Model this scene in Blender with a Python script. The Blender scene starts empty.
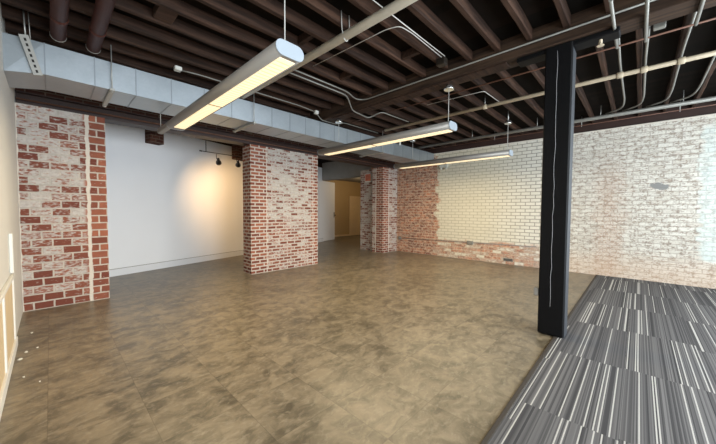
import bpy, bmesh, math, random
from mathutils import Vector, Matrix
random.seed(7)
SC = bpy.context.scene
COL = SC.collection

# ------------------------------------------------------------------ helpers
def box(bm, x0, x1, y0, y1, z0, z1, bev=0.0, seg=1):
    m = Matrix.Translation(((x0+x1)/2, (y0+y1)/2, (z0+z1)/2)) @ Matrix.Diagonal((x1-x0, y1-y0, z1-z0, 1))
    r = bmesh.ops.create_cube(bm, size=1, matrix=m)
    if bev > 0:
        es = list({e for v in r['verts'] for e in v.link_edges})
        bmesh.ops.bevel(bm, geom=es, offset=bev, segments=seg, affect='EDGES', profile=0.5)
    return bm

def obox(bm, c, size, rot, bev=0.0):
    """box with a rotation matrix about its centre"""
    m = Matrix.Translation(c) @ rot.to_4x4() @ Matrix.Diagonal((size[0], size[1], size[2], 1))
    r = bmesh.ops.create_cube(bm, size=1, matrix=m)
    if bev > 0:
        es = list({e for v in r['verts'] for e in v.link_edges})
        bmesh.ops.bevel(bm, geom=es, offset=bev, segments=1, affect='EDGES')
    return bm

def round_path(pts, r=0.06, n=4):
    P = [Vector(p) for p in pts]
    out = [P[0]]
    for i in range(1, len(P)-1):
        a, b, c = P[i-1], P[i], P[i+1]
        d1 = min(r, (a-b).length*0.45); d2 = min(r, (c-b).length*0.45)
        s = b+(a-b).normalized()*d1; e = b+(c-b).normalized()*d2
        for k in range(n+1):
            t = k/n
            out.append(s*(1-t)**2+b*2*t*(1-t)+e*t*t)
    out.append(P[-1])
    return out

def tube(bm, pts, r, seg=8, bend=0.0):
    P = round_path(pts, bend) if bend > 0 else [Vector(p) for p in pts]
    rings = []
    prev = None
    for i, p in enumerate(P):
        if i == 0: t = P[1]-P[0]
        elif i == len(P)-1: t = P[-1]-P[-2]
        else: t = (P[i+1]-P[i]).normalized()+(P[i]-P[i-1]).normalized()
        t.normalize()
        if prev is None:
            u = t.orthogonal().normalized()
        else:
            u = (prev-t*prev.dot(t)); u.normalize()
        prev = u
        w = t.cross(u)
        rr = r[i] if isinstance(r, (list, tuple)) else r
        rings.append([bm.verts.new(p+(u*math.cos(2*math.pi*k/seg)+w*math.sin(2*math.pi*k/seg))*rr) for k in range(seg)])
    for a, b in zip(rings[:-1], rings[1:]):
        for k in range(seg):
            f = bm.faces.new((a[k], a[(k+1) % seg], b[(k+1) % seg], b[k])); f.smooth = True
    bm.faces.new(rings[0][::-1]); bm.faces.new(rings[-1])
    return bm

def lathe(bm, prof, o, axis=Vector((0, 0, 1)), seg=20):
    """prof: list of (radius, along-axis)"""
    axis = Vector(axis).normalized(); o = Vector(o)
    u = axis.orthogonal().normalized(); w = axis.cross(u)
    rings = []
    for r, h in prof:
        rings.append([bm.verts.new(o+axis*h+(u*math.cos(2*math.pi*k/seg)+w*math.sin(2*math.pi*k/seg))*max(r, 1e-4)) for k in range(seg)])
    for a, b in zip(rings[:-1], rings[1:]):
        for k in range(seg):
            f = bm.faces.new((a[k], a[(k+1) % seg], b[(k+1) % seg], b[k])); f.smooth = True
    bm.faces.new(rings[0][::-1]); bm.faces.new(rings[-1])
    return bm

def new(): return bmesh.new()

def obj(name, bm, mat, parent=None, org=None):
    """link bm (world coordinates) as ONE mesh object with its origin at org or at its parent"""
    if org is None: org = parent.matrix_basis.translation.copy() if parent and parent.parent is None else Vector((0, 0, 0))
    if parent is not None:
        org = Vector((0, 0, 0)); q = parent
        while q is not None: org += q.location; q = q.parent
        loc = Vector((0, 0, 0))
    else:
        org = Vector(org); loc = org
    bmesh.ops.recalc_face_normals(bm, faces=bm.faces[:])
    bmesh.ops.translate(bm, verts=bm.verts[:], vec=-org)
    me = bpy.data.meshes.new(name); bm.to_mesh(me); bm.free()
    o = bpy.data.objects.new(name, me); COL.objects.link(o)
    o.location = loc
    if parent is not None: o.parent = parent
    for m in (mat if isinstance(mat, (list, tuple)) else [mat]): me.materials.append(m)
    return o

def tag(o, label=None, cat=None, group=None, kind=None):
    if label: o['label'] = label
    if cat: o['category'] = cat
    if group: o['group'] = group
    if kind: o['kind'] = kind
    return o

def empty(name, loc, label, cat, group=None):
    o = bpy.data.objects.new(name, None); COL.objects.link(o); o.location = loc
    o.empty_display_size = 0.05
    return tag(o, label, cat, group)

def struct(name, bm, mat, label=None, cat=None):
    return tag(obj(name, bm, mat), label, cat, None, 'structure')

def copy_tree(o, parent=None):
    c = o.copy(); COL.objects.link(c)
    if parent is not None: c.parent = parent
    for ch in list(o.children): copy_tree(ch, c)
    return c

# ------------------------------------------------------------------ node helper
class NT:
    def __init__(s, name):
        s.m = bpy.data.materials.new(name); s.m.use_nodes = True
        s.t = s.m.node_tree; s.t.nodes.clear()
        s.out = s.n('ShaderNodeOutputMaterial'); s.b = s.n('ShaderNodeBsdfPrincipled')
        s.t.links.new(s.b.outputs[0], s.out.inputs[0])
    def n(s, k): return s.t.nodes.new(k)
    def put(s, sock, v):
        if isinstance(v, bpy.types.NodeSocket): s.t.links.new(v, sock)
        elif v is not None:
            if hasattr(sock.default_value, '__len__'):
                if len(sock.default_value) == 4 and len(v) == 3: v = (*v, 1)
                sock.default_value = v
            else: sock.default_value = v
    def math(s, op, a, b=None, c=None, clamp=False):
        n = s.n('ShaderNodeMath'); n.operation = op; n.use_clamp = clamp
        s.put(n.inputs[0], a); s.put(n.inputs[1], b)
        if c is not None: s.put(n.inputs[2], c)
        return n.outputs[0]
    def mix(s, f, a, b, op='MIX'):
        n = s.n('ShaderNodeMix'); n.data_type = 'RGBA'; n.blend_type = op
        s.put(n.inputs[0], f); s.put(n.inputs[6], a); s.put(n.inputs[7], b)
        return n.outputs[2]
    def coord(s, kind='Object'): return s.n('ShaderNodeTexCoord').outputs[kind]
    def sep(s, v):
        n = s.n('ShaderNodeSeparateXYZ'); s.put(n.inputs[0], v); return n.outputs
    def comb(s, x, y, z=0.0):
        n = s.n('ShaderNodeCombineXYZ'); s.put(n.inputs[0], x); s.put(n.inputs[1], y); s.put(n.inputs[2], z); return n.outputs[0]
    def noise(s, v, scale, detail=3.0, rough=0.55, col=False):
        n = s.n('ShaderNodeTexNoise'); s.put(n.inputs['Vector'], v); n.inputs['Scale'].default_value = scale
        n.inputs['Detail'].default_value = detail; n.inputs['Roughness'].default_value = rough
        return n.outputs['Color' if col else 'Fac']
    def white(s, v):
        n = s.n('ShaderNodeTexWhiteNoise'); n.noise_dimensions = '3D'; s.put(n.inputs['Vector'], v); return n.outputs['Value']
    def step(s, v, a, b):
        n = s.n('ShaderNodeMapRange'); n.interpolation_type = 'SMOOTHSTEP'; n.clamp = True
        s.put(n.inputs[0], v); s.put(n.inputs[1], a); s.put(n.inputs[2], b); return n.outputs[0]
    def vscale(s, v, k):
        n = s.n('ShaderNodeVectorMath'); n.operation = 'MULTIPLY'; s.put(n.inputs[0], v); n.inputs[1].default_value = k; return n.outputs[0]
    def vadd(s, a, b):
        n = s.n('ShaderNodeVectorMath'); n.operation = 'ADD'; s.put(n.inputs[0], a); s.put(n.inputs[1], b); return n.outputs[0]
    def bump(s, h, strength=0.5, dist=0.01):
        n = s.n('ShaderNodeBump'); n.inputs['Strength'].default_value = strength; n.inputs['Distance'].default_value = dist
        s.put(n.inputs['Height'], h); s.t.links.new(n.outputs[0], s.b.inputs['Normal'])
    def set(s, color=None, rough=None, metal=None, spec=None):
        if color is not None: s.put(s.b.inputs['Base Color'], color)
        if rough is not None: s.put(s.b.inputs['Roughness'], rough)
        if metal is not None: s.put(s.b.inputs['Metallic'], metal)
        if spec is not None: s.put(s.b.inputs['Specular IOR Level'], spec)
        return s.m

def plain(name, col, rough=0.6, metal=0.0, spec=0.4, var=0.12, scale=9.0, bump=0.0):
    t = NT(name); v = t.coord()
    f = t.noise(v, scale, 4)
    c = t.mix(f, tuple(x*(1-var) for x in col), tuple(min(1, x*(1+var)) for x in col))
    if bump: t.bump(t.noise(v, scale*5, 3), bump, 0.004)
    return t.set(c, rough, metal, spec)

def brick(t, u, v, w, h, ms, c1, c2, cm, warp=0.012, offset=0.5):
    """one brick lay-out: colour, mortar factor, per-brick random"""
    vec = t.comb(u, v, 0.0)
    dn = t.noise(vec, 5.0, 2, col=True)
    n = t.n('ShaderNodeVectorMath'); n.operation = 'SUBTRACT'; t.put(n.inputs[0], dn); n.inputs[1].default_value = (.5, .5, .5)
    vec2 = t.vadd(vec, t.vscale(n.outputs[0], (warp*2, warp, 0)))
    res = []
    for a, b, m in ((c1, c2, cm), ((0, 0, 0), (1, 1, 1), (.5, .5, .5))):
        k = t.n('ShaderNodeTexBrick'); k.offset = offset; k.squash = 1.0
        t.put(k.inputs['Vector'], vec2); t.put(k.inputs['Color1'], a); t.put(k.inputs['Color2'], b); t.put(k.inputs['Mortar'], m)
        k.inputs['Scale'].default_value = 1.0; k.inputs['Mortar Size'].default_value = ms
        k.inputs['Mortar Smooth'].default_value = 0.25; k.inputs['Bias'].default_value = 0.0
        k.inputs['Brick Width'].default_value = w; k.inputs['Row Height'].default_value = h
        res.append(k)
    return res[0].outputs['Color'], res[0].outputs['Fac'], res[1].outputs['Color'], vec

# ------------------------------------------------------------------ materials
RED1, RED2 = (0.16, 0.050, 0.035), (0.40, 0.145, 0.085)
CREAM = (0.62, 0.55, 0.47)

def pier_mat(name, w, h, ms, u0, u1, seams, wash, top_dark=0.35, low=0.0):
    """limewashed red brick; the wash lies between u0 and u1 (distance along the faces), joints run up at 'seams'"""
    t = NT(name); s = t.sep(t.coord()); u = t.math('ADD', s[0], s[1]); v = s[2]
    c, f, r, vec = brick(t, u, v, w, h, ms, RED1, RED2, CREAM, 0.010)
    rv = t.sep(r)[0]
    hue = t.noise(vec, 13, 4)
    c = t.mix(t.math('MULTIPLY', hue, 0.55), c, (0.12, 0.04, 0.03))
    # wash: patches, whole bricks and fine flecks
    big = t.noise(vec, 1.5, 3); fine = t.noise(t.vscale(vec, (1, 2.2, 1)), 16, 4)
    q = t.math('ADD', t.math('MULTIPLY', big, 1.0), t.math('MULTIPLY', rv, 0.60))
    q = t.math('ADD', q, t.math('MULTIPLY', fine, 1.7))
    q = t.math('SUBTRACT', q, t.math('MULTIPLY', t.step(v, 1.7, 0.7), low))
    inside = t.math('MULTIPLY', t.step(u, u0-0.03, u0+0.03), t.step(u, u1+0.03, u1-0.03))
    m = t.math('MULTIPLY', t.step(q, 1.47-wash, 1.91-wash), inside)
    flecks = t.step(t.math('ADD', fine, t.math('MULTIPLY', big, 0.3)), 0.78, 0.88)
    m = t.math('MAXIMUM', m, t.math('MULTIPLY', flecks, 0.7))
    washc = t.mix(t.noise(vec, 22, 3), (0.29, 0.275, 0.25), (0.66, 0.635, 0.59))
    washc = t.mix(t.math('MULTIPLY', f, 0.45), washc, (0.33, 0.30, 0.25))
    m = t.math('MULTIPLY', m, 0.88)
    c = t.mix(m, c, washc)
    for sm, wd in seams:
        d = t.math('ABSOLUTE', t.math('SUBTRACT', t.math('ADD', u, t.math('MULTIPLY', t.math('SUBTRACT', t.noise(vec, 7, 2), 0.5), 0.05)), sm))
        c = t.mix(t.step(d, wd, wd*0.55), c, (0.60, 0.54, 0.47))
    t.bump(t.math('SUBTRACT', t.math('MULTIPLY', t.noise(vec, 40, 3), 0.35), f), 0.7, 0.012)
    return t.set(c, 0.9, 0, 0.15)

M = {}
M['pier_a'] = pier_mat('large limewashed red brick', 0.30, 0.114, 0.011, -20, 6.5+0.60-0.64, [(0, 0)], 0.14)
def paint_wall():
    t = NT('peeling white painted brick'); s = t.sep(t.coord()); y = s[1]; z = s[2]
    c, f, r, vec = brick(t, y, z, 0.235, 0.092, 0.010, RED1, (0.52, 0.20, 0.10), (0.56, 0.44, 0.33), 0.012)
    rv = t.sep(r)[0]
    c = t.mix(t.math('MULTIPLY', t.step(t.noise(vec, 9, 5, 0.65), 0.42, 0.62), 0.75), c, (0.15, 0.06, 0.04))
    big = t.noise(vec, 1.6, 4); mid = t.noise(t.vscale(vec, (1, 2.0, 1)), 8.0, 5, 0.65); fine = t.noise(t.vscale(vec, (1, 2.2, 1)), 27, 5, 0.65)
    wob = t.math('MULTIPLY', t.math('SUBTRACT', t.noise(vec, 4.0, 4), 0.5), 0.75)
    yw = t.math('ADD', y, wob); zw = t.math('ADD', z, t.math('MULTIPLY', wob, 0.4))
    # paint, lamp glow tinted in on the far courses, dirty joints
    paint = t.mix(t.noise(vec, 3.0, 4), (0.60, 0.58, 0.52), (0.76, 0.74, 0.67))
    paint = t.mix(t.math('MULTIPLY', rv, 0.12), paint, (0.5, 0.47, 0.38))
    smooth = t.step(y, 1.3, 2.0)                       # tidy courses beyond the column
    jointc = t.mix(smooth, (0.33, 0.28, 0.23), (0.20, 0.195, 0.165))
    jf = t.math('MULTIPLY', f, t.mix(smooth, (.55, .55, .55), (.85, .85, .85)))
    paint = t.mix(jf, paint, jointc)
    paint = t.mix(t.math('MULTIPLY', t.step(y, 1.8, 3.5), 0.5), paint, (0.58, 0.52, 0.36))  # warm glow of the lamps painted in as a yellow tint
    grime = t.noise(t.vscale(vec, (1, 1.6, 1)), 34, 4, 0.7)
    paint = t.mix(t.math('MULTIPLY', t.step(grime, 0.50, 0.68), t.math('MULTIPLY', t.step(y, 2.6, 1.2), 0.55)), paint, (0.36, 0.31, 0.26))
    paint = t.mix(t.math('MULTIPLY', t.step(rv, 0.6, 1.0), t.math('MULTIPLY', t.step(y, 2.2, 1.2), 0.30)), paint, (0.46, 0.40, 0.33))
    # brown flaking on the older stretch near the carpet
    flake = t.step(t.math('ADD', t.math('MULTIPLY', mid, 0.9), t.math('MULTIPLY', fine, 0.6)), 0.73, 0.83)
    flake = t.math('MULTIPLY', flake, t.step(y, 2.0, 1.2))
    paint = t.mix(t.math('MULTIPLY', flake, 0.6), paint, (0.30, 0.235, 0.18))
    dark = t.step(t.math('ADD', t.math('MULTIPLY', fine, 0.8), t.math('MULTIPLY', mid, 0.6)), 0.755, 0.82)
    dark = t.math('MULTIPLY', dark, t.step(y, 1.9, 1.0))
    paint = t.mix(t.math('MULTIPLY', dark, 0.6), paint, (0.17, 0.13, 0.11))
    # rusty vertical wash beside the column and peach tone low down
    rust = t.math('MULTIPLY', t.step(t.math('ABSOLUTE', t.math('SUBTRACT', yw, 0.50)), 0.42, 0.05), t.step(z, 3.2, 1.8))
    paint = t.mix(t.math('MULTIPLY', rust, t.math('MULTIPLY', t.step(grime, 0.35, 0.65), 0.6)), paint, (0.44, 0.26, 0.17))
    low = t.math('MULTIPLY', t.step(z, 0.75, 0.15), t.step(y, 2.0, 1.4))
    paint = t.mix(t.math('MULTIPLY', low, 0.4), paint, (0.62, 0.42, 0.28))
    # pale blue repaint at the near end
    blue = t.math('MULTIPLY', t.step(t.math('ADD', y, t.math('ADD', t.math('MULTIPLY', wob, 0.3), t.math('MULTIPLY', rv, 0.15))), -0.74, -0.84), t.math('MULTIPLY', t.step(zw, 0.50, 0.56), t.step(zw, 3.3, 3.1)))
    paint = t.mix(t.math('MULTIPLY', blue, t.math('ADD', 0.25, t.math('MULTIPLY', rv, 0.4))), paint, (0.60, 0.72, 0.70))
    # grey cement patch
    dy = t.math('DIVIDE', t.math('ADD', t.math('ADD', y, t.math('MULTIPLY', wob, 0.35)), 0.30), 0.13); dz = t.math('DIVIDE', t.math('SUBTRACT', zw, 2.05), 0.075)
    e = t.math('ADD', t.math('MULTIPLY', dy, dy), t.math('MULTIPLY', dz, dz))
    paint = t.mix(t.step(e, 1.1, 0.8), paint, (0.25, 0.25, 0.24))
    # bare red brick in the far corner and along the foot of the wall
    bare1 = t.step(t.math('ADD', yw, t.math('MULTIPLY', t.math('SUBTRACT', rv, 0.5), 0.12)), 4.80, 4.92)
    foot = t.math('MULTIPLY', t.step(zw, 0.62, 0.52), t.step(y, 1.3, 2.2))
    patchy = t.step(t.math('ADD', t.math('MULTIPLY', mid, 0.8), t.math('MULTIPLY', rv, 0.35)), 0.40, 0.58)
    bare2 = t.math('MULTIPLY', foot, patchy)
    bare = t.math('MAXIMUM', bare1, t.math('MULTIPLY', bare2, 0.9))
    haze = t.step(t.math('ADD', t.math('MULTIPLY', mid, 0.7), t.math('MULTIPLY', fine, 0.6)), 0.58, 0.74)
    bc = t.mix(t.math('MULTIPLY', haze, 0.62), c, (0.60, 0.47, 0.36))
    col = t.mix(bare, paint, bc)
    t.bump(t.math('SUBTRACT', t.math('MULTIPLY', t.noise(vec, 30, 3), 0.5), f), 0.6, 0.010)
    return t.set(col, 0.75, 0, 0.25)
M['paint_brick'] = paint_wall()

def dark_brick():
    t = NT('dark and shaded brick'); s = t.sep(t.coord()); u = t.math('ADD', s[0], s[1])  # tone lowered to paint the shade above the piers; the corbels share it
    c, f, r, vec = brick(t, u, s[2], 0.21, 0.08, 0.009, (0.06, 0.025, 0.02), (0.12, 0.05, 0.035), (0.16, 0.12, 0.09))
    t.bump(f, 0.5, -0.01)
    return t.set(t.mix(t.step(t.noise(vec, 4, 3), .6, .75), c, (0.2, 0.16, 0.11)), 0.9, 0, 0.1)
M['dark_brick'] = dark_brick()

def floor_mat():
    t = NT('mottled brown vinyl tile'); s = t.sep(t.coord()); x, y = s[0], s[1]
    tx = t.math('DIVIDE', t.math('SUBTRACT', x, 0.465), 0.515); ty = t.math('DIVIDE', t.math('SUBTRACT', y, 1.147), 0.515)
    idv = t.comb(t.math('FLOOR', tx), t.math('FLOOR', ty), 3.0)
    h = t.white(idv); h2 = t.white(t.vadd(idv, (7.3, 1.7, 4.1)))
    v = t.comb(t.math('ADD', x, t.math('MULTIPLY', h, 9.0)), t.math('ADD', y, t.math('MULTIPLY', h2, 9.0)), 0.0)
    gv = t.comb(x, y, 0.0)
    a = t.noise(t.vscale(t.vadd(v, t.vscale(t.noise(v, 3.5, 2, col=True), (.35, .35, 0))), (1.0, 1.5, 1)), 4.2, 6, 0.62)
    b = t.noise(gv, 1.1, 3)
    q = t.math('ADD', t.math('MULTIPLY', a, 0.8), t.math('MULTIPLY', b, 0.25))
    c = t.mix(t.step(q, 0.38, 0.66), (0.084, 0.068, 0.044), (0.225, 0.182, 0.122))
    c = t.mix(t.math('MULTIPLY', t.step(t.noise(t.vscale(t.vadd(v, t.vscale(t.noise(v, 6, 2, col=True), (.12, .12, 0))), (1.0, 1.7, 1)), 12, 6, 0.68), 0.48, 0.70), 0.42), c, (0.33, 0.285, 0.21))
    def edge(q_):
        fr = t.math('FRACT', q_); return t.math('MINIMUM', fr, t.math('SUBTRACT', 1.0, fr))
    e = t.math('MINIMUM', edge(tx), edge(ty))
    c = t.mix(t.math('MULTIPLY', t.step(e, 0.007, 0.003), 0.35), c, (0.05, 0.037, 0.025))
    rgh = t.math('ADD', 0.24, t.math('MULTIPLY', a, 0.22))
    t.bump(t.noise(gv, 2.2, 2), 0.10, 0.01)
    return t.set(c, rgh, 0, 0.5)
M['floor'] = floor_mat()

def carpet_mat():
    t = NT('grey striped carpet tile'); s = t.sep(t.coord()); x, y = s[0], s[1]
    W = 0.555
    band = t.math('FLOOR', t.math('DIVIDE', t.math('SUBTRACT', y, 0.605), W))
    off = t.math('MULTIPLY', t.white(t.comb(band, 2.0, 5.0)), 0.6)
    even = t.math('FLOOR', t.math('DIVIDE', t.math('SUBTRACT', t.math('SUBTRACT', x, 2.146), off), 1.2))
    tid = t.white(t.comb(band, even, 1.0))
    strip = lambda w, k: t.white(t.comb(t.math('FLOOR', t.math('DIVIDE', y, w)), t.math('MULTIPLY', tid, 50.0), k))
    base = t.mix(strip(0.034, 1.0), (0.050, 0.048, 0.049), (0.175, 0.168, 0.165))
    base = t.mix(0.55, base, t.mix(t.step(strip(0.0075, 2.0), 0.15, 0.9), (0.022, 0.021, 0.022), (0.24, 0.23, 0.225)))
    base = t.mix(t.math('MULTIPLY', tid, 0.40), base, (0.085, 0.081, 0.082))
    white = t.math('GREATER_THAN', strip(0.0085, 3.0), 0.912)
    base = t.mix(white, base, (0.56, 0.54, 0.50))
    base = t.mix(t.math('MULTIPLY', t.noise(t.comb(x, y, 0), 260, 2), 0.5), base, (0.06, 0.06, 0.065))
    t.bump(t.noise(t.comb(x, y, 0), 300, 2), 0.35, 0.004)
    return t.set(base, 0.95, 0, 0.1)
M['carpet'] = carpet_mat()

def wood(name, c1, c2, axis=0, rough=0.75):
    t = NT(name); v = t.coord()
    oi = t.n('ShaderNodeObjectInfo').outputs['Random']
    v = t.vadd(v, t.comb(t.math('MULTIPLY', oi, 20.0), 0.0, t.math('MULTIPLY', oi, 7.0)))
    k = [9, 9, 9]; k[axis] = 0.7
    g = t.noise(t.vscale(v, tuple(k)), 2.2, 5, 0.6)
    c = t.mix(t.step(g, 0.3, 0.7), c1, c2)
    c = t.mix(t.math('MULTIPLY', oi, 0.45), c, tuple(x*0.55 for x in c1))
    t.bump(g, 0.35, 0.006)
    return t.set(c, rough, 0, 0.25)
M['joist'] = wood('old reddish brown timber', (0.017, 0.008, 0.005), (0.072, 0.036, 0.022), 0)
M['girder'] = wood('dark girder timber', (0.016, 0.009, 0.006), (0.065, 0.037, 0.022), 1)
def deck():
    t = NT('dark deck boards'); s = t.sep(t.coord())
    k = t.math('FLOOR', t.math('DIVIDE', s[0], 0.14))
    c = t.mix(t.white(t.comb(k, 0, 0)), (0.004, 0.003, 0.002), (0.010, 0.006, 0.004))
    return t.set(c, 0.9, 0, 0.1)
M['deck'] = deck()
M['white_wall'] = plain('white drywall paint', (0.80, 0.81, 0.83), 0.6, var=0.02, scale=2)
M['left_wall'] = plain('pale grey wall paint', (0.68, 0.665, 0.62), 0.6, var=0.03, scale=2)
M['base_white'] = plain('white baseboard paint', (0.72, 0.73, 0.75), 0.45, var=0.02)
M['tan'] = plain('tan wood panel', (0.70, 0.55, 0.35), 0.5, var=0.1, scale=5)
M['black'] = plain('black paint', (0.003, 0.003, 0.0035), 0.6, spec=0.14, var=0.3, scale=14, bump=0.25)
M['crack'] = plain('bare caulk line', (0.30, 0.30, 0.31), 0.8)
M['lit_side'] = plain('column black lightened as lit', (0.028, 0.031, 0.036), 0.55, var=0.15, bump=0.2)  # daylight on the window-facing side of the black column, put into the colour
M['steel_brown'] = plain('brown painted steel', (0.040, 0.021, 0.017), 0.5, var=0.3, scale=6)
M['brown_pipe'] = plain('reddish brown pipe', (0.075, 0.024, 0.017), 0.6, var=0.3, scale=6, spec=0.15)
M['cream_pipe'] = plain('cream painted pipe', (0.50, 0.46, 0.38), 0.5, var=0.2, scale=10)
M['grey_pipe'] = plain('grey conduit', (0.21, 0.205, 0.185), 0.4, 0.2, var=0.2)
M['tan_pipe'] = plain('tan painted pipe', (0.42, 0.35, 0.25), 0.5, var=0.25, scale=8)
M['rust_pipe'] = plain('rust brown pipe', (0.14, 0.065, 0.042), 0.5, var=0.3)
M['wire'] = plain('white cable', (0.50, 0.49, 0.46), 0.5)
M['galv'] = None
def galv():
    t = NT('galvanized sheet'); v = t.coord()
    n = t.noise(v, 3, 4); sp = t.n('ShaderNodeTexVoronoi'); t.put(sp.inputs['Vector'], v); sp.inputs['Scale'].default_value = 38
    c = t.mix(n, (0.36, 0.405, 0.44), (0.50, 0.545, 0.58))
    c = t.mix(t.math('MULTIPLY', t.sep(sp.outputs['Color'])[0], 0.25), c, (0.35, 0.40, 0.44))
    return t.set(c, t.math('ADD', 0.36, t.math('MULTIPLY', n, 0.12)), 0.75, 0.5)
M['galv'] = galv()
M['seam'] = plain('duct seam', (0.30, 0.33, 0.36), 0.45, 0.6)
M['strut'] = plain('zinc strut', (0.40, 0.39, 0.36), 0.45, 0.4)
M['rod'] = plain('threaded rod', (0.42, 0.42, 0.40), 0.4, 0.5)
M['lamp_body'] = plain('silver grey lamp housing', (0.27, 0.25, 0.225), 0.45, 0.35, var=0.05)
M['lamp_cap'] = plain('pale blue grey end cap', (0.36, 0.41, 0.46), 0.45, 0.1, var=0.03)
M['chrome'] = plain('chrome', (0.65, 0.65, 0.64), 0.18, 0.9, var=0.03)
M['spot_black'] = plain('dark bronze', (0.025, 0.020, 0.016), 0.35, 0.3)
M['yellow_wall'] = plain('ochre wall paint', (0.46, 0.33, 0.17), 0.6, var=0.05, scale=2)
M['header'] = plain('grey dusty header paint', (0.25, 0.24, 0.22), 0.7, var=0.2, scale=3)
M['plaster_cap'] = plain('whitish mortar cap', (0.62, 0.57, 0.50), 0.9, var=0.15, scale=14)
M['dark'] = plain('dark void', (0.012, 0.010, 0.009), 0.9)
M['white_plastic'] = plain('white plastic', (0.66, 0.66, 0.62), 0.4, var=0.03)
M['beige_plastic'] = plain('beige plastic', (0.50, 0.50, 0.44), 0.45, var=0.03)
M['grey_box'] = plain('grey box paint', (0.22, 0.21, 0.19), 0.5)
M['edge_strip'] = plain('dark vinyl edging', (0.055, 0.047, 0.040), 0.7, spec=0.15)
M['sign_red'] = plain('faded orange red sign face', (0.55, 0.16, 0.09), 0.5)
M['sign_mark'] = plain('dark red sign lettering', (0.24, 0.05, 0.035), 0.5)
M['exterior_ground'] = plain('pale pavement', (0.4, 0.4, 0.38), 0.9)

def glow(name, col, k, grid=False):
    t = NT(name); s = t.sep(t.coord())
    c = col
    if grid:
        fr = t.math('FRACT', t.math('DIVIDE', s[1], 0.062))
        c = t.mix(t.step(fr, 0.66, 0.80), col, (0.78, 0.50, 0.20))
        fx = t.math('ABSOLUTE', s[0])
        c = t.mix(t.step(fx, 0.060, 0.072), c, tuple(x*0.8 for x in col))
    t.put(t.b.inputs['Emission Color'], c); t.b.inputs['Emission Strength'].default_value = k
    return t.set((0.6, 0.55, 0.45), 0.5)
M['panel'] = glow('lit louvre panel', (1.0, 0.82, 0.50), 1.06, True)
M['bulb'] = glow('lit bulb', (1.0, 0.72, 0.38), 6.0)
def glass():
    t = NT('window glass'); tr = t.n('ShaderNodeBsdfTransparent'); gl = t.n('ShaderNodeBsdfGlossy'); gl.inputs['Roughness'].default_value = 0.02
    mx = t.n('ShaderNodeMixShader'); mx.inputs[0].default_value = 0.06
    t.t.links.new(tr.outputs[0], mx.inputs[1]); t.t.links.new(gl.outputs[0], mx.inputs[2]); t.t.links.new(mx.outputs[0], t.out.inputs[0])
    return t.m
M['glass'] = glass()

# ------------------------------------------------------------------ the room
XL, XR, YF = -0.31, 8.9, -3.4
HC = 3.705                                # underside of the deck
SL = 0.305                                # slope of the back wall
def yb(x): return 8.16 + SL*x
struct('floor', box(new(), XL-.2, 13.6, YF-.2, 12.8, -0.12, 0), M['floor'], 'mottled brown tile floor')
struct('ceiling', box(new(), XL-.2, 13.6, YF-.2, 12.8, HC, HC+.1), M['deck'], 'dark plank deck over the joists')
struct('wall_left', box(new(), XL-.2, XL, YF-.2, 8.3, 0, HC), M['left_wall'], 'pale grey wall at the left')
struct('wall_right', box(new(), XR, XR+.25, YF-.2, 7.8, 0, 3.38), M['paint_brick'], 'peeling white and red brick wall')
struct('wall_right_top', box(new(), XR+.06, XR+.25, YF-.2, 7.8, 3.40, HC), M['steel_brown'])
struct('trim_1', box(new(), XR-.012, XR+.20, YF, 6.5, 3.375, 3.405, .006), M['plaster_cap'])
struct('wall_right_header', box(new(), XR, XR+.25, 7.8, 10.85, 2.90, HC), M['header'])
bm = new()
def slab(bm, x0, x1, d0, d1, z0, z1):
    """a stretch of the slanting back wall, from d0 to d1 behind its face"""
    n = Vector((-SL, 1, 0)).normalized()
    vs = []
    for z in (z0, z1):
        for x, d in ((x0, d0), (x1, d0), (x1, d1), (x0, d1)):
            p = Vector((x, yb(x), z))+n*d; vs.append(bm.verts.new(p))
    for q in ((0, 1, 2, 3), (4, 5, 6, 7), (0, 1, 5, 4), (1, 2, 6, 5), (2, 3, 7, 6), (3, 0, 4, 7)): bm.faces.new([vs[i] for i in q])
    return bm
struct('wall_back', slab(new(), XL-.1, 9.0, 0, .15, 0, 3.5), M['white_wall'], 'white wall behind the brick piers')
struct('wall_back_top', slab(new(), XL-.1, 9.0, .02, .15, 3.5, HC), M['girder'])
struct('baseboard_back', slab(new(), XL, 9.0, -.018, -.001, 0, .155), M['base_white'])
struct('baseboard_shadow_line', slab(new(), XL, 9.0, -.012, -.001, .1555, .165), M['grey_box'])  # dark strip drawn in as the shadow line above the baseboard
struct('wall_hall', box(new(), 8.4, 13.6, 12.42, 12.6, 0, HC), M['yellow_wall'], 'ochre wall at the end of the hall')
struct('wall_hall_right', box(new(), 13.3, 13.5, 7.8, 12.42, 0, HC), M['yellow_wall'])
struct('wall_hall_front', box(new(), XR+.25, 13.5, 7.6, 7.8, 0, HC), M['yellow_wall'])
struct('ceiling_hall', box(new(), XR+.25, 13.3, 7.8, 12.42, 3.2, 3.25), M['header'])
struct('baseboard_hall', box(new(), 8.9, 13.3, 12.40, 12.42, 0, .09), M['tan'])
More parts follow.
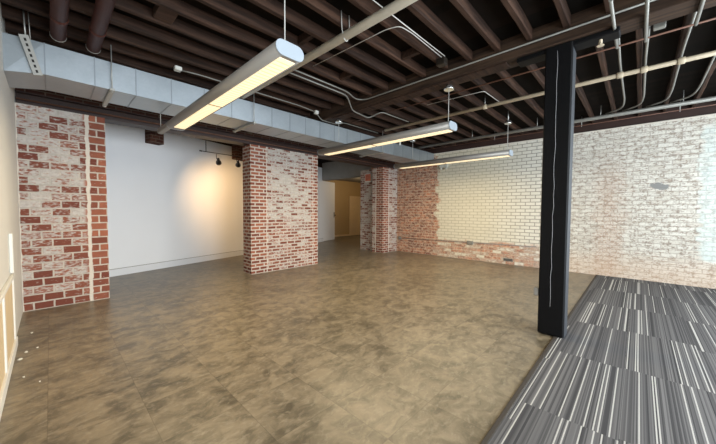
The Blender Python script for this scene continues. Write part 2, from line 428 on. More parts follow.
# window wall behind the photographer
WX = [(0.3, 2.9), (3.3, 5.9), (6.3, 8.6)]
bm = new(); box(bm, XL, XR, YF-.2, YF, 0, .35); box(bm, XL, XR, YF-.2, YF, 3.25, HC)
for a, b in ((XL, .3), (2.9, 3.3), (5.9, 6.3), (8.6, XR)): box(bm, a, b, YF-.2, YF, .35, 3.25)
struct('wall_front', bm, M['left_wall'])
for i, (a, b) in enumerate(WX):
    w = bpy.data.objects.new('window_%d' % (i+1), None); COL.objects.link(w); w.location = ((a+b)/2, YF-.1, .35); w['kind'] = 'structure'
    bm = new()
    for q in ((a, a+.05, .35, 3.25), (b-.05, b, .35, 3.25), (a, b, .35, .41), (a, b, 3.19, 3.25), ((a+b)/2-.025, (a+b)/2+.025, .35, 3.25)):
        box(bm, q[0], q[1], YF-.13, YF-.07, q[2], q[3])
    obj('window_frame', bm, M['black'], w)
    obj('pane', box(new(), a+.05, b-.05, YF-.104, YF-.098, .41, 3.19), M['glass'], w)
struct('ground_outside', box(new(), -8, 18, YF-14, YF-.25, -.14, -.05), M['exterior_ground'])

# carpet with its edge strip
tag(obj('carpet', box(new(), XL+.002, XR-.002, YF+.002, 0.655, 0.0005, 0.009), M['carpet']), 'grey striped carpet tiles laid in staggered rows beside the brown tile floor', 'carpet')
tag(obj('carpet_edge_strip', box(new(), XL+.002, XR-.002, 0.6555, 0.692, 0.0005, 0.011, .004), M['edge_strip']), 'thin dark edging strip between striped carpet and brown tile floor', 'floor strip')

# white door at the end of the white wall
d = bpy.data.objects.new('door_1', None); COL.objects.link(d); d.location = (9.0, yb(9.0), 0); d['kind'] = 'structure'; d['label'] = 'white door standing in the hall opening'
obj('door_panel', slab(new(), 9.003, 10.05, 0.02, .065, .012, 2.9), M['white_wall'], d)
n_ = Vector((-SL, 1, 0)).normalized(); hp = Vector((9.99, yb(9.99), 1.25))
bm = new(); lathe(bm, [(.03, 0), (.03, .012), (.012, .016), (.012, .05), (.032, .055), (.034, .08), (.02, .09)], hp+n_*0.02, -n_, 14)
obox(bm, hp+n_*.018+Vector((0, 0, .02)), (.06, .01, .26), Matrix.Rotation(math.atan(SL), 3, 'Z'))
obj('door_handle', bm, M['spot_black'], d)
d = bpy.data.objects.new('door_2', None); COL.objects.link(d); d.location = (12.2, 12.4, 0); d['kind'] = 'structure'; d['label'] = 'ochre door in the hall end wall'
obj('door_panel', box(new(), 12.36, 13.2, 12.395, 12.418, .012, 2.25), M['tan'], d)
bm = new(); box(bm, 12.26, 12.36, 12.38, 12.418, 0.0, 2.35); box(bm, 13.2, 13.29, 12.38, 12.418, 0, 2.35); box(bm, 12.36, 13.2, 12.38, 12.418, 2.25, 2.35)
obj('door_frame', bm, M['tan'], d)

# low tan panelling with white framing on the left wall
wn = empty('wainscot_panel', (XL, 3.6, 0), 'tan wood panelling with white frames low on the pale left wall', 'wall panel')
obj('tan_board', box(new(), XL+.001, XL+.012, 2.3, 4.78, .10, .76), M['tan'], wn)
bm = new(); box(bm, XL+.001, XL+.03, 2.3, 4.9, 0.001, .10, .004)
obj('base_rail', bm, M['left_wall'], wn)
obj('top_rail', box(new(), XL+.001, XL+.028, 2.3, 4.84, .76, .80, .004), M['left_wall'], wn)
for y in (2.9, 3.85, 4.78): obj('stile', box(new(), XL+.001, XL+.024, y, y+.06, .10, .76, .004), M['left_wall'], wn)
rw = tag(obj('wall_raceway', box(new(), XL+.0005, XL+.03, 4.74, 4.762, .82, 1.24, .006), M['white_plastic']), 'white vertical cable raceway on the left wall above tan panelling', 'raceway')

# brick piers
def pier(name, boxes, w, h, ms, u0, u1, seams, wash, label, low=0.0):
    org = Vector((boxes[0][0], boxes[0][2], 0))
    bm = new()
    for b in boxes: box(bm, *b)
    m = pier_mat(label[:40], w, h, ms, u0, u1, seams, wash, low=low)
    return tag(obj(name, bm, m, None, org), label, 'brick pier', kind='thing')
pier('brick_pier', [(XL+.001, .66, 6.42, 7.05, 0, 3.0)], .215, .116, .012, -9, .70, [(.745, .030), (.0, .014)], 0.10,
     'wide limewashed brick pier of large bricks against the pale left wall', low=.16)
pier('brick_pier', [(3.19, 5.14, 6.46, 6.85, 0, 3.0)], .215, .0795, .0165, .42, 1.72, [(.40, .011), (1.78, .013)], 0.12,
     'widest freestanding brick pier, red corners and limewashed middle, beside the spotlights', low=0.22)
pier('brick_pier', [(8.07, XR-.001, 6.5, 7.0, 0, 3.02), (8.28, XR-.001, 7.0, 7.78, 0, 3.02)], .215, .080, .0125, .30, 3, [(.33, .02)], 0.06,
     'brick pier in the far corner beside the hall opening, under the small red sign')

# brickwork and steel over the piers
bm = new(); box(bm, XL, XR, 6.62, 6.86, 3.2, HC)
struct('wall_over_piers', bm, M['dark_brick'])
lb = empty('lintel_beam', ((XL+XR)/2, 6.62, 3.02), 'dark brown steel beam resting across the tops of the brick piers', 'beam')
bm = new(); box(bm, XL+.002, XR-.002, 6.60, 6.64, 3.03, 3.2)
obj('web', bm, M['steel_brown'], lb)
bm = new(); box(bm, XL+.002, XR-.002, 6.54, 6.86, 3.02, 3.045, .004)
obj('bottom_flange', bm, M['steel_brown'], lb)
bm = new(); box(bm, XL+.002, XR-.002, 6.50, 6.86, 3.185, 3.2)
obj('top_flange', bm, M['steel_brown'], lb)
bm = new(); tube(bm, [(XL+.01, 6.51, 3.085), (8.3, 6.51, 3.085)], .013)
tag(obj('beam_conduit', bm, M['rust_pipe']), 'thin brown pipe running along the dark beam over the piers', 'pipe')
for a, b, z in ((3.62, 3.98, 3.005), (4.25, 4.62, 3.005), (4.7, 5.06, 3.005)):
    pass
# brick corbels breaking the head of the white wall
for x0, x1, lab in ((1.62, 1.92, 'small dark brick corbel high on the white wall behind the lamp'), (4.02, 4.40, 'small dark brick corbel high on the white wall beside the widest pier')):
    tag(obj('brick_corbel', slab(new(), x0, x1, -.22, -.001, 3.10, 3.55), M['dark_brick']), lab, 'corbel', 'brick corbels on the white wall')

# ------------------------------------------------------------------ timber ceiling
ORD = ['first', 'second', 'third', 'fourth', 'fifth', 'sixth', 'seventh', 'eighth', 'ninth', 'tenth', 'eleventh', 'twelfth', 'thirteenth', 'fourteenth', 'fifteenth', 'sixteenth', 'seventeenth', 'eighteenth', 'nineteenth', 'twentieth']
def joist(x0, x1, y, w, zb, lab, grp):
    bm = new(); n = 10; rings = []
    sk = random.uniform(-.012, .012)
    for i in range(n+1):
        x = x0+(x1-x0)*i/n
        dy = sk*(i/n-.5)+random.uniform(-.004, .004); dz = random.uniform(-.006, .006)
        ww = w/2+random.uniform(-.004, .004); c = .008
        rings.append([bm.verts.new((x, y+dy+a, b)) for a, b in ((-ww, HC), (-ww, zb+dz+c), (-ww+c, zb+dz), (ww-c, zb+dz), (ww, zb+dz+c), (ww, HC))])
    for a, b in zip(rings[:-1], rings[1:]):
        for k in range(6): bm.faces.new((a[k], a[(k+1) % 6], b[(k+1) % 6], b[k]))
    bm.faces.new(rings[0]); bm.faces.new(rings[-1][::-1])
    return tag(obj('ceiling_joist', bm, M['joist'], None, ((x0+x1)/2, y, zb)), lab, 'joist', grp, 'thing')
GX0, GX1 = 4.08, 4.36
ks = list(range(-4, 15))
for k in ks:
    y = 1.025+.367*k
    if k >= -1: lab = '%s timber joist left of the girder, counted from the column toward the duct' % ORD[k+1]
    else: lab = '%s timber joist left of the girder, counted from the column toward the carpet end' % ORD[-2-k]
    joist(XL+.001, GX0-.001, y, .066, 3.58, lab, 'joists left of the girder')
for k in range(-6, 15):
    y = .83+.385*k
    if y > 6.5: continue
    if k >= 0: lab = '%s timber joist right of the girder, counted from the column toward the far corner' % ORD[k]
    else: lab = '%s timber joist right of the girder, counted from the column toward the carpet end' % ORD[-1-k]
    joist(GX1+.001, XR+.055, y, .056, 3.58, lab, 'joists right of the girder')
g = empty('timber_girder', (4.22, 2, 3.4), 'dark timber girder carried by the black column across the ceiling', 'girder')
obj('girder_beam', box(new(), GX0, GX1, YF+.001, 6.6, 3.43, HC-.001, .008), M['girder'], g)
obj('side_board', box(new(), GX0+.03, GX1-.08, 1.3, 4.7, 3.41, 3.4295, .004), M['joist'], g)
# short blocking boards between joists
for x, k, lab in ((.92, 7, 'dark blocking board between joists high above the left wall'), (2.25, 5, 'small blocking board between joists behind the nearest lamp'), (3.45, 3, 'short blocking board between joists near the girder, by the cables'), (3.3, 6, 'short blocking board between joists above the bent conduits')):
    y0 = 1.025+.367*k+.045
    tag(obj('blocking_board', box(new(), x-.09 if k == 7 else x-.03, x+.09 if k == 7 else x+.03, y0, y0+.277, 3.60, 3.70, .004), M['joist']), lab, 'blocking', None)

# column
c = empty('timber_column', (4.22, .73, 0), 'black painted timber column standing at the edge of the carpet', 'column')
CX0, CX1, CY0, CY1 = 4.105, 4.335, .595, .862
obj('shaft', box(new(), CX0, CX1, CY0, CY1, 0.012, 3.43, .012), M['black'], c)
o = obj('lit_face', box(new(), CX0+.02, CX1-.01, CY0-.004, CY0+.003, 0.013, 3.36), M['lit_side'], c); o['label'] = 'column side coloured lighter as daylit'
bm = new(); pts = []
for i in range(26):
    pts.append((CX0-.001, .735+random.uniform(-.006, .006), min(3.36, .36+i*.12)))
tube(bm, pts, .0022, 5); o = obj('crack_line', bm, M['crack'], c); o['label'] = 'thin pale crack line'
bm = new()
obj('bolster', box(new(), GX0+.04, GX1-.05, .20, 1.18, 3.375, 3.4295, .01), M['black'], c)
b = empty('outlet_box', (4.2, CY1, .47), 'small grey outlet box low on the black column', 'outlet box')
obj('box_body', box(new(), 4.12, 4.20, CY1+.001, CY1+.055, .46, .56, .006), M['grey_box'], b)
obj('cover_plate', box(new(), 4.112, 4.1195, CY1+.004, CY1+.05, .47, .55, .002), M['grey_box'], b)

# ------------------------------------------------------------------ duct
du = empty('air_duct', (4.2, 5.3, 3.05), 'long galvanized air duct hung below the joists along the brick piers', 'duct')
DY0, DY1, DZ0, DZ1 = 5.0, 5.65, 3.05, 3.40
seams = [XL+.001, .0, .43, .85, 1.27, 1.72, 2.15, 2.55, 2.90, 3.29, 3.66, 4.04, 4.45, 4.85, 5.3, 5.75, 6.2, 6.65, 7.1, 7.55, 8.0, 8.45, XR-.002]
def duct_bm(bm, x0, x1, y0, y1, z0, z1):
    """sheet metal section with slightly pillowed faces"""
    box(bm, x0, x1, y0, y1, z0, z1)
    return bm
for a, b in zip(seams[:-1], seams[1:]):
    if a < 0 and b <= 0:
        bm = new(); vs = [bm.verts.new(p) for p in ((a, DY0, DZ0-.06), (b, DY0, DZ0), (b, DY1, DZ0), (a, DY1, DZ0-.06), (a, DY0+.02, DZ1), (b, DY0, DZ1), (b, DY1, DZ1), (a, DY1, DZ1))]
        for q in ((0, 1, 2, 3), (4, 5, 6, 7), (0, 1, 5, 4), (1, 2, 6, 5), (2, 3, 7, 6), (3, 0, 4, 7)): bm.faces.new([vs[i] for i in q])
    else:
        bm = duct_bm(new(), a, b, DY0, DY1, DZ0, DZ1)
    obj('duct_section', bm, M['galv'], du)
for s_ in seams[1:-1]:
    obj('seam_cleat', box(new(), s_-.006, s_+.006, DY0-.005, DY1+.005, DZ0-.005, DZ1+.005), M['seam'], du)
def hanger(x, lab):
    h = empty('duct_hanger', (x, 5.3, 3.0), lab, 'duct hanger', 'trapeze hangers under the duct')
    bm = new()
    box(bm, x-.024, x+.024, DY0-.09, DY1+.12, DZ0-.036, DZ0-.0065)
    for k in range(8):
        box(bm, x-.008, x+.008, DY0-.06+k*.1, DY0-.01+k*.1, DZ0-.038, DZ0-.0355)
    obj('strut', bm, M['strut'], h)
    for y in (DY0-.05, DY1+.07):
        rd = obj('rod', tube(new(), [(x, y, DZ0-.05), (x, y, 3.60)], .006, 6), M['rod'], h)
        obj('nut', lathe(new(), [(.014, 0), (.014, .012)], (x, y, DZ0-.052), (0, 0, 1), 6), M['rod'], rd)
hanger(.59, 'strut hanger under the duct nearest the left wall')
hanger(2.52, 'strut hanger under the duct between the nearest lamp and widest pier')
hanger(6.11, 'strut hanger under the duct beside the far corner pier')
sb = empty('strut_brace', (-.12, 4.95, 3.0), 'perforated strut leaning against the duct face by the left wall', 'strut')
rot = Matrix.Rotation(-.245, 3, 'Y')
bm = new(); obox(bm, Vector((-.105, DY0-.035, 3.21)), (.075, .03, .42), rot)
obj('strut_channel', bm, M['strut'], sb)
for k in range(7): obj('slot', obox(new(), Vector((-.105, DY0-.0505, 3.21))+rot @ Vector((0, 0, -.17+k*.055)), (.018, .002, .030), rot), M['dark'], sb)
for x in (-.14, -.105): obj('rod', tube(new(), [(x, DY0-.035, 3.38), (x-.01, DY0-.035, 3.70)], .007 if x < -.12 else .004, 6), M['rod'], sb)

# ------------------------------------------------------------------ hanging lamps
def make_lamp(xc, lab, ctop, cz_):
    L = empty('linear_pendant_lamp', (xc, 3.6, 2.716), lab, 'pendant lamp', 'long hanging lamps')
    y0, y1, zb, zt, hw = 2.07, 5.14, 2.716, 2.838, .130
    bm = new(); prof = []
    r = (zt-zb)/2*.98; cz = (zb+zt)/2
    for k in range(9):
        a = -math.pi/2+math.pi*k/8; prof.append((hw-r+r*math.cos(a), cz+r*math.sin(a)))
    for k in range(9):
        a = math.pi/2+math.pi*k/8; prof.append((-hw+r+r*math.cos(a), cz+r*math.sin(a)))
    A = [bm.verts.new((xc+p, y0, z)) for p, z in prof]; B = [bm.verts.new((xc+p, y1, z)) for p, z in prof]
    n = len(prof)
    for k in range(n):
        f = bm.faces.new((A[k], A[(k+1) % n], B[(k+1) % n], B[k])); f.smooth = k not in (8, 17)
    bm.faces.new(A); bm.faces.new(B[::-1])
    obj('housing', bm, M['lamp_body'], L)
    for ya, yb_ in ((y0-.012, y0-.0005), (y1+.0005, y1+.012)):
        bm = new(); A = [bm.verts.new((xc+p*1.01, ya, cz+(z-cz)*1.02)) for p, z in prof]; B = [bm.verts.new((xc+p*1.01, yb_, cz+(z-cz)*1.02)) for p, z in prof]
        for k in range(n): bm.faces.new((A[k], A[(k+1) % n], B[(k+1) % n], B[k]))
        bm.faces.new(A); bm.faces.new(B[::-1]); obj('end_cap', bm, M['lamp_cap'], L)
    for a, b in ((2.105, 3.60), (3.635, 4.995)):
        obj('light_panel', box(new(), xc-.070, xc+.070, a, b, zb-.006, zb+.004), M['panel'], L)
    obj('panel_divider', box(new(), xc-.072, xc+.072, 3.60, 3.635, zb-.004, zb+.004), M['lamp_body'], L)
    for y in (2.14, 4.60 if xc > 2 else 5.66):
        if y > 5:
            obj('cable', tube(new(), [(1.275, y, 2.80), (1.275, y, 3.60)], .005, 6), M['wire'], L); continue
        w = obj('cable', tube(new(), [(xc, y, zt-.01), (xc, y, cz_+.05)], .005, 6), M['wire'], L)
        obj('canopy', lathe(new(), [(.052, 0), (.055, .012), (.05, .04), (.036, .062), (.012, .074), (.01, .10)][::-1] if False else [(.072, 0), (.075, .012), (.066, .045), (.042, .07), (.012, .078)], (xc, y, cz_), (0, 0, 1), 16), M['chrome'], L)
        obj('canopy_stem', lathe(new(), [(.012, 0), (.012, ctop-cz_-.074)], (xc, y, cz_+.074), (0, 0, 1), 8), M['rod'], L) if ctop > 3.44 else None
    return L
l1 = make_lamp(1.362, 'long hanging lamp nearest the left wall, crossing under the duct', 3.43, 3.50)
obj('end_bracket', box(new(), 1.235, 1.315, 5.153, 5.7, 2.73, 2.81, .01), M['lamp_body'], l1)
make_lamp(4.22, 'long hanging lamp in the middle, reaching the widest brick pier', 3.43, 3.330)
make_lamp(7.0, 'long hanging lamp nearest the painted brick wall', 3.70, 3.42)

# ------------------------------------------------------------------ pipes and conduits
def pipe(name, pts, r, mat, lab, cat='pipe', bend=0.0, seg=10, grp=None):
    o = empty(name, pts[0], lab, cat, grp)
    obj('run', tube(new(), pts, r, seg, bend), M[mat], o)
    return o
def coupling(o, p, ax, r, l, mat, name='coupling'):
    obj(name, lathe(new(), [(r*.9, -l/2), (r, -l/2+.006), (r, l/2-.006), (r*.9, l/2)], p, ax, 14), M[mat], o)
p = pipe('water_pipe', [(2.34, YF+.01, 3.457), (2.34, 6.55, 3.457)], .047, 'cream_pipe', 'thick cream painted pipe crossing under the joists behind the nearest lamp', seg=16)
obj('hanger_loop', tube(new(), [(2.27, 2.44, 3.70), (2.28, 2.44, 3.5), (2.32, 2.44, 3.40), (2.365, 2.44, 3.40), (2.40, 2.44, 3.5), (2.39, 2.44, 3.70)], .006, 6, .05), M['wire'], p)
p = pipe('water_pipe', [(5.76, YF+.01, 3.48), (5.76, 4.6, 3.48)], .031, 'tan_pipe', 'tan pipe crossing the ceiling right of the girder and behind the column', seg=12)
for y in (.26, .01, -.34, 2.18): coupling(p, (5.76, y, 3.48), (0, 1, 0), .045, .07, 'tan_pipe', 'fitting')
obj('hanger', tube(new(), [(5.76, 2.18, 3.50), (5.76, 2.18, 3.70)], .006, 6), M['rod'], p)
p = pipe('main_conduit', [(7.95, YF+.01, 3.46), (7.95, 5.6, 3.46)], .037, 'grey_pipe', 'thick grey conduit hanging near the top of the painted brick wall', 'conduit', seg=12)
for y in (-.5175, .6375, 1.79, 3.33): obj('hanger', tube(new(), [(7.95, y, 3.46), (7.95, y, 3.70)], .006, 6), M['rod'], p)
p = pipe('main_conduit', [(8.55, YF+.01, 3.49), (8.55, 6.0, 3.49)], .009, 'rust_pipe', 'thin brown conduit between the thick conduit and the painted brick wall', 'conduit')
for y in (-.5175, 1.0225, 2.95): obj('hanger', tube(new(), [(8.55, y, 3.46), (8.55, y, 3.70)], .006, 6), M['rod'], p)
for i, (y, yb2, lab) in enumerate(((.255, .42, 'nearest the black column'), (.0, .18, 'second from the black column'), (-.34, -.14, 'third from the black column'), (-.655, -.50, 'fourth from the black column'))):
    pipe('branch_conduit', [(GX1+.01, y-.02, 3.555), (5.55, y, 3.555), (7.35, y, 3.55), (7.80, y+.04, 3.53), (7.95, y+.30, 3.514)], .0145, 'grey_pipe', 'thin grey conduit bending into the thick conduit, ' + lab, 'conduit', .22, 8, 'bent branch conduits')
for y, x1, lab in ((.245, 4.62, 'short pale conduit under the girder nearest the black column'), (.005, 4.66, 'short pale conduit under the girder second from the black column'), (-.36, 4.6, 'short pale conduit under the girder third from the black column')):
    pipe('ceiling_conduit_stub', [(3.55, y, 3.413), (x1, y, 3.413)], .0155, 'grey_pipe', lab, 'conduit', 0, 10, 'conduit stubs under the girder')
pipe('girder_conduit', [(GX0-.022, YF+.01, 3.535), (GX0-.022, 3.72, 3.535), (3.92, 3.83, 3.54), (3.6, 3.70, 3.545), (2.2, 3.70, 3.545)], .011, 'grey_pipe', 'thin grey conduit running along the girder and turning between the joists', 'conduit', .12, 8)
pipe('bent_conduit', [(2.2, 3.78, 3.52), (3.62, 3.74, 3.50), (4.0, 3.98, 3.385), (4.55, 4.06, 3.385), (4.64, 3.80, 3.48), (5.58, 3.78, 3.48)], .011, 'grey_pipe', 'thin grey conduit dipping below the girder with two bends', 'conduit', .1, 8)
pipe('rust_conduit', [(4.83, YF+.01, 3.515), (4.83, 5.6, 3.515)], .011, 'rust_pipe', 'thin rust brown pipe right of the girder passing the column', 'pipe', 0, 8)
pipe('duct_conduit', [(1.38, 4.92, 3.54), (1.60, 4.88, 3.54), (3.43, 4.86, 3.54), (3.85, 4.90, 3.53), (4.02, 4.94, 3.415), (4.42, 4.94, 3.415), (4.7, 4.94, 3.5), (5.9, 4.94, 3.5)], .010, 'grey_pipe', 'thin pale conduit running above the front edge of the duct', 'conduit', .08, 8)
pipe('wire_run', [(2.66, 3.45, 3.565), (2.70, 2.15, 3.565), (2.74, 1.99, 3.555), (2.95, 1.965, 3.555), (3.68, 1.98, 3.56)], .005, 'wire', 'thin white wire crossing the joists then turning to the black junction', 'wire', .06, 6)
pipe('wire_run', [(2.0, 1.955, 3.565), (3.70, 1.945, 3.57)], .006, 'wire', 'thin white wire running straight between joists to the black junction', 'wire', 0, 6)
pipe('wire_run', [(5.12, 3.05, 3.56), (5.20, 1.99, 3.56), (5.9, 1.97, 3.56)], .006, 'wire', 'thin pale wire right of the girder above the tan pipe', 'wire', .06, 6)
for x, y1, rr, lab in ((.115, 4.93, .068, 'brown pipe above the duct nearest the left wall'), (.42, 4.97, .068, 'brown pipe above the duct, second from the left wall')):
    p = pipe('ceiling_pipe', [(x, -1.5, 3.503), (x, y1, 3.503)], rr, 'brown_pipe', lab, 'pipe', 0, 20, 'brown pipes above the duct')
    coupling(p, (x, 4.45, 3.503), (0, 1, 0), rr*1.07, .06, 'brown_pipe')
    coupling(p, (x, y1-.01, 3.503), (0, 1, 0), rr*1.06, .02, 'strut', 'end_collar')
# boxes and small devices at the ceiling
def jbox(name, x, y, z, sx, sy, sz, mat, lab, cat):
    o = empty(name, (x, y, z), lab, cat)
    obj('box_body', box(new(), x-sx, x+sx, y-sy, y+sy, z-sz, z+sz, .005), M[mat], o)
    obj('cover_plate', box(new(), x-sx*.9, x+sx*.9, y-sy*.9, y+sy*.9, z-sz-.006, z-sz-.0005, .002), M[mat], o)
    return o
jbox('ceiling_junction_box', 1.33, 4.90, 3.54, .045, .045, .025, 'white_plastic', 'white junction box over the duct left of the nearest lamp', 'junction box')
jbox('ceiling_junction_box', 3.86, 4.90, 3.525, .04, .035, .03, 'white_plastic', 'white junction box over the duct above the widest pier', 'junction box')
jbox('ceiling_junction_box', 3.78, 2.03, 3.55, .05, .062, .045, 'spot_black', 'black junction box where two white wires meet near the girder', 'junction box')
jbox('ceiling_junction_box', 4.66, -.1, 3.545, .04, .05, .03, 'grey_pipe', 'grey junction box between joists right of the column', 'junction box')
s_ = empty('sprinkler_head', (4.22, .40, 3.33), 'small brass sprinkler head under the girder right of column', 'sprinkler')
obj('stem', lathe(new(), [(.016, 0), (.016, .05), (.024, .052), (.024, .07)], (4.20, .36, 3.33), (0, 0, 1), 12), M['tan_pipe'], s_)
obj('deflector', lathe(new(), [(.034, 0), (.034, .004)], (4.20, .36, 3.31), (0, 0, 1), 12), M['tan_pipe'], s_)
obj('frame_arm', tube(new(), [(4.185, .36, 3.34), (4.18, .36, 3.325), (4.20, .36, 3.312), (4.22, .36, 3.325), (4.215, .36, 3.34)], .004, 6), M['tan_pipe'], s_)

# ------------------------------------------------------------------ track lights by the white wall
tr = empty('track_rail', (2.95, 7.3, 2.83), 'thin dark rail hanging before the white wall with two spotlights', 'track rail')
obj('rail', tube(new(), [(2.42, 7.30, 2.845), (3.9, 7.30, 2.825)], .009, 8), M['spot_black'], tr)
obj('rail_end', lathe(new(), [(.016, 0), (.016, .05)], (2.39, 7.30, 2.8455), (1, 0, 0), 10), M['spot_black'], tr)
for x in (2.53, 3.6): obj('stem', tube(new(), [(x, 7.30, 2.85), (x, 7.30, 3.70)], .009, 8), M['spot_black'], tr)
def spot(x, lab):
    s = empty('track_spotlight', (x, 7.3, 2.80), lab, 'spotlight', 'spotlights on the dark rail')
    obj('stem', tube(new(), [(x, 7.3, 2.822), (x, 7.3, 2.70)], .007, 8), M['spot_black'], s)
    d = Vector((.36, .80, -.40)).normalized()
    o = Vector((x+.03, 7.27, 2.70))
    hd = obj('lamp_head', lathe(new(), [(.016, -.03), (.026, -.015), (.030, .03), (.034, .07), (.058, .12), (.064, .17), (.060, .172), (.054, .13)], o, d, 18), M['spot_black'], s)
    obj('bulb', lathe(new(), [(.02, .128), (.045, .132), (.048, .145), (.02, .155)], o, d, 14), M['bulb'], hd)
    return s, o, d
sp1 = spot(2.76, 'dark spotlight on the rail farther from the widest pier')
sp2 = spot(3.24, 'dark spotlight on the rail beside the widest pier')

# ------------------------------------------------------------------ small things
# wall foot conduit and outlets on the right wall
wp = pipe('wall_conduit', [(XR-.016, 6.30, .50), (XR-.016, 1.95, .56)], .009, 'grey_box', 'thin dark conduit along the foot of the painted brick wall', 'conduit', 0, 6)
for y, z, lab in ((6.34, .50, 'round grey outlet low on the bare red brick'), (3.72, .53, 'pale outlet box low on the painted brick wall')):
    o = empty('wall_outlet', (XR, y, z), lab, 'outlet')
    if y > 6: obj('box_body', lathe(new(), [(.06, 0), (.06, .04), (.05, .05)], (XR-.001, y, z), (-1, 0, 0), 18), M['grey_pipe'], o)
    else: obj('box_body', box(new(), XR-.05, XR-.001, y-.09, y+.09, z-.05, z+.05, .006), M['grey_pipe'], o)
    obj('face_plate', box(new(), XR-.056, XR-.0505, y-.03, y+.03, z-.035, z+.035, .002), M['grey_box'], o)
o = empty('wall_vent', (XR, 2.62, .1), 'small dark slot vent at the foot of the painted brick wall', 'vent')
obj('vent_frame', box(new(), XR-.012, XR-.001, 2.50, 2.76, .09, .17, .003), M['grey_box'], o)
bm = new()
for k in range(3): box(bm, XR-.016, XR-.0125, 2.52, 2.74, .10+k*.023, .112+k*.023)
obj('slats', bm, M['dark'], o)
o = empty('emergency_wall_lamp', (XR, 4.62, 2.93), 'pale emergency light box high on the painted brick wall', 'emergency light')
obj('box_body', box(new(), XR-.09, XR-.001, 4.48, 4.76, 2.90, 3.0, .01), M['beige_plastic'], o)
for y in (4.53, 4.71): obj('lamp_head', lathe(new(), [(.03, 0), (.045, .04), (.045, .06)], (XR-.05, y, 2.895), (-.5, 0, -.8), 14), M['beige_plastic'], o)
SX = 6.81
o = empty('smoke_sensor', (SX, 4.90, 3.33), 'small white sensor hanging beside the duct above the far lamp', 'sensor')
obj('body', lathe(new(), [(.02, 0), (.026, .01), (.026, .10), (.016, .12)], (SX, 4.90, 3.33), (0, 0, 1), 12), M['white_plastic'], o)
obj('stem', tube(new(), [(SX, 4.90, 3.44), (SX, 4.90, 3.60)], .005, 6), M['rod'], o)
# sign on the corner pier
o = empty('exit_sign', (8.05, 7.36, 2.62), 'small faded red sign high on the side of the far corner pier', 'sign')
obj('sign_box', box(new(), 8.235, 8.279, 7.20, 7.52, 2.56, 2.88, .008), M['white_plastic'], o)
obj('sign_face', box(new(), 8.230, 8.2345, 7.225, 7.495, 2.60, 2.855, .001), M['sign_red'], o)
bm = new()
for a, b, q, r_ in ((7.30, 7.32, 2.66, 2.80), (7.36, 7.44, 2.66, 2.68), (7.36, 7.44, 2.78, 2.80), (7.40, 7.42, 2.68, 2.78)): box(bm, 8.2285, 8.2297, a, b, q, r_)
obj('sign_mark', bm, M['sign_mark'], o)
# caution: bits of dry plaster on the floor
for i, (x, y, r_, lab) in enumerate(((-.19, 5.27, .045, 'white paint chip on the floor nearest the large brick pier'), (-.21, 4.60, .05, 'largest white paint chip on the floor beside the left wall'), (-.13, 4.66, .03, 'tiny white paint chip on the floor right of the largest chip'),
                                (-.245, 4.42, .05, 'white paint chip on the floor touching the left wall base'), (-.20, 3.92, .024, 'tiny white paint chip on the brown floor by the tan panelling'), (-.10, 3.72, .02, 'smallest white paint chip on the brown floor, farthest from the pier'))):
    bm = new(); n = 7; top = []; bot = []
    for k in range(n):
        a = 2*math.pi*k/n; q = r_*random.uniform(.35, .75)
        bot.append(bm.verts.new((x+q*.6*math.cos(a), y+q*math.sin(a), .0004))); top.append(bm.verts.new((x+q*.5*math.cos(a), y+q*.85*math.sin(a), .004)))
    for k in range(n): bm.faces.new((bot[k], bot[(k+1) % n], top[(k+1) % n], top[k]))
    bm.faces.new(top); bm.faces.new(bot[::-1])
    tag(obj('paint_chip', bm, M['white_plastic'], None, (x, y, 0)), lab, 'paint chip', 'paint chips by the left wall')
# hall lamp
hl = empty('hall_ceiling_lamp', (11.4, 10.2, 3.2), 'round lamp on the hall ceiling', 'ceiling lamp')
obj('base', lathe(new(), [(.16, 0), (.16, .03)], (11.4, 10.2, 3.169), (0, 0, 1), 24), M['chrome'], hl)
obj('globe', lathe(new(), [(.02, -.10), (.09, -.085), (.13, -.04), (.15, 0)], (11.4, 10.2, 3.168), (0, 0, 1), 24), M['bulb'], hl)

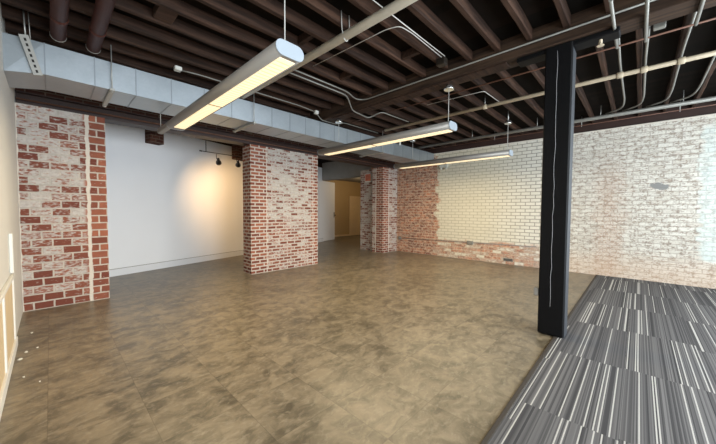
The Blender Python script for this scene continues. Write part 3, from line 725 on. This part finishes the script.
# ------------------------------------------------------------------ light
def area(name, loc, rot, sx, sy, power, col):
    l = bpy.data.lights.new(name, 'AREA'); l.shape = 'RECTANGLE'; l.size = sx; l.size_y = sy; l.energy = power; l.color = col
    o = bpy.data.objects.new(name, l); COL.objects.link(o); o.location = loc; o.rotation_euler = rot; return o
DAY = (0.86, 0.94, 1.0)
for i, (a, b) in enumerate(WX):
    area('daylight_window', ((a+b)/2, YF-.06, 1.8), (math.radians(90), 0, 0), b-a-.1, 2.78, (410, 300, 180)[i], DAY)
for xc in (1.362, 4.22, 7.0):
    for y in (2.85, 4.31):
        area('tube_lamp', (xc, y, 2.705), (0, 0, 0), .13, 1.35, 36, (1.0, .80, .50))
def spotlamp(o, d, power):
    l = bpy.data.lights.new('spot_lamp', 'SPOT'); l.energy = power; l.color = (1.0, .64, .31); l.spot_size = math.radians(95); l.spot_blend = .9; l.shadow_soft_size = .03
    ob = bpy.data.objects.new('spot_lamp', l); COL.objects.link(ob); ob.location = o+d*.20
    ob.rotation_euler = d.to_track_quat('-Z', 'Y').to_euler()
spotlamp(sp1[1], sp1[2], 110); spotlamp(sp2[1], sp2[2], 110)
l = bpy.data.lights.new('hall_bulb', 'POINT'); l.energy = 40; l.color = (1, .74, .42); l.shadow_soft_size = .1
o = bpy.data.objects.new('hall_bulb', l); COL.objects.link(o); o.location = (11.4, 10.2, 2.98)

w = bpy.data.worlds.new('World'); SC.world = w; w.use_nodes = True
bg = w.node_tree.nodes['Background']
bg.inputs['Color'].default_value = (0.75, 0.86, 1.0, 1); bg.inputs['Strength'].default_value = 1.0

# ------------------------------------------------------------------ camera
F, YAW, PIT, ROL = 293.9187, math.radians(43.68598), math.radians(-2.25763), math.radians(0.293626)
f = Vector((math.cos(YAW)*math.cos(PIT), math.sin(YAW)*math.cos(PIT), math.sin(PIT)))
r = f.cross(Vector((0, 0, 1))).normalized(); u = r.cross(f)
r2 = math.cos(ROL)*r+math.sin(ROL)*u; u2 = -math.sin(ROL)*r+math.cos(ROL)*u
cam = bpy.data.cameras.new('camera'); co = bpy.data.objects.new('camera', cam); COL.objects.link(co)
mat = Matrix((r2, u2, -f)).transposed().to_4x4(); mat.translation = (0, 0, 1.5)
co.matrix_world = mat
cam.sensor_fit = 'HORIZONTAL'; cam.sensor_width = 36; cam.lens = F*36/716; cam.clip_start = .02
SC.camera = co
SC.view_settings.view_transform = 'Standard'; SC.view_settings.look = 'None'
SC.view_settings.gamma = 1; SC.view_settings.use_curve_mapping = False; SC.view_settings.exposure = 0.0
SC.cycles.use_denoising = True
SC.cycles.max_bounces = 10; SC.cycles.diffuse_bounces = 6
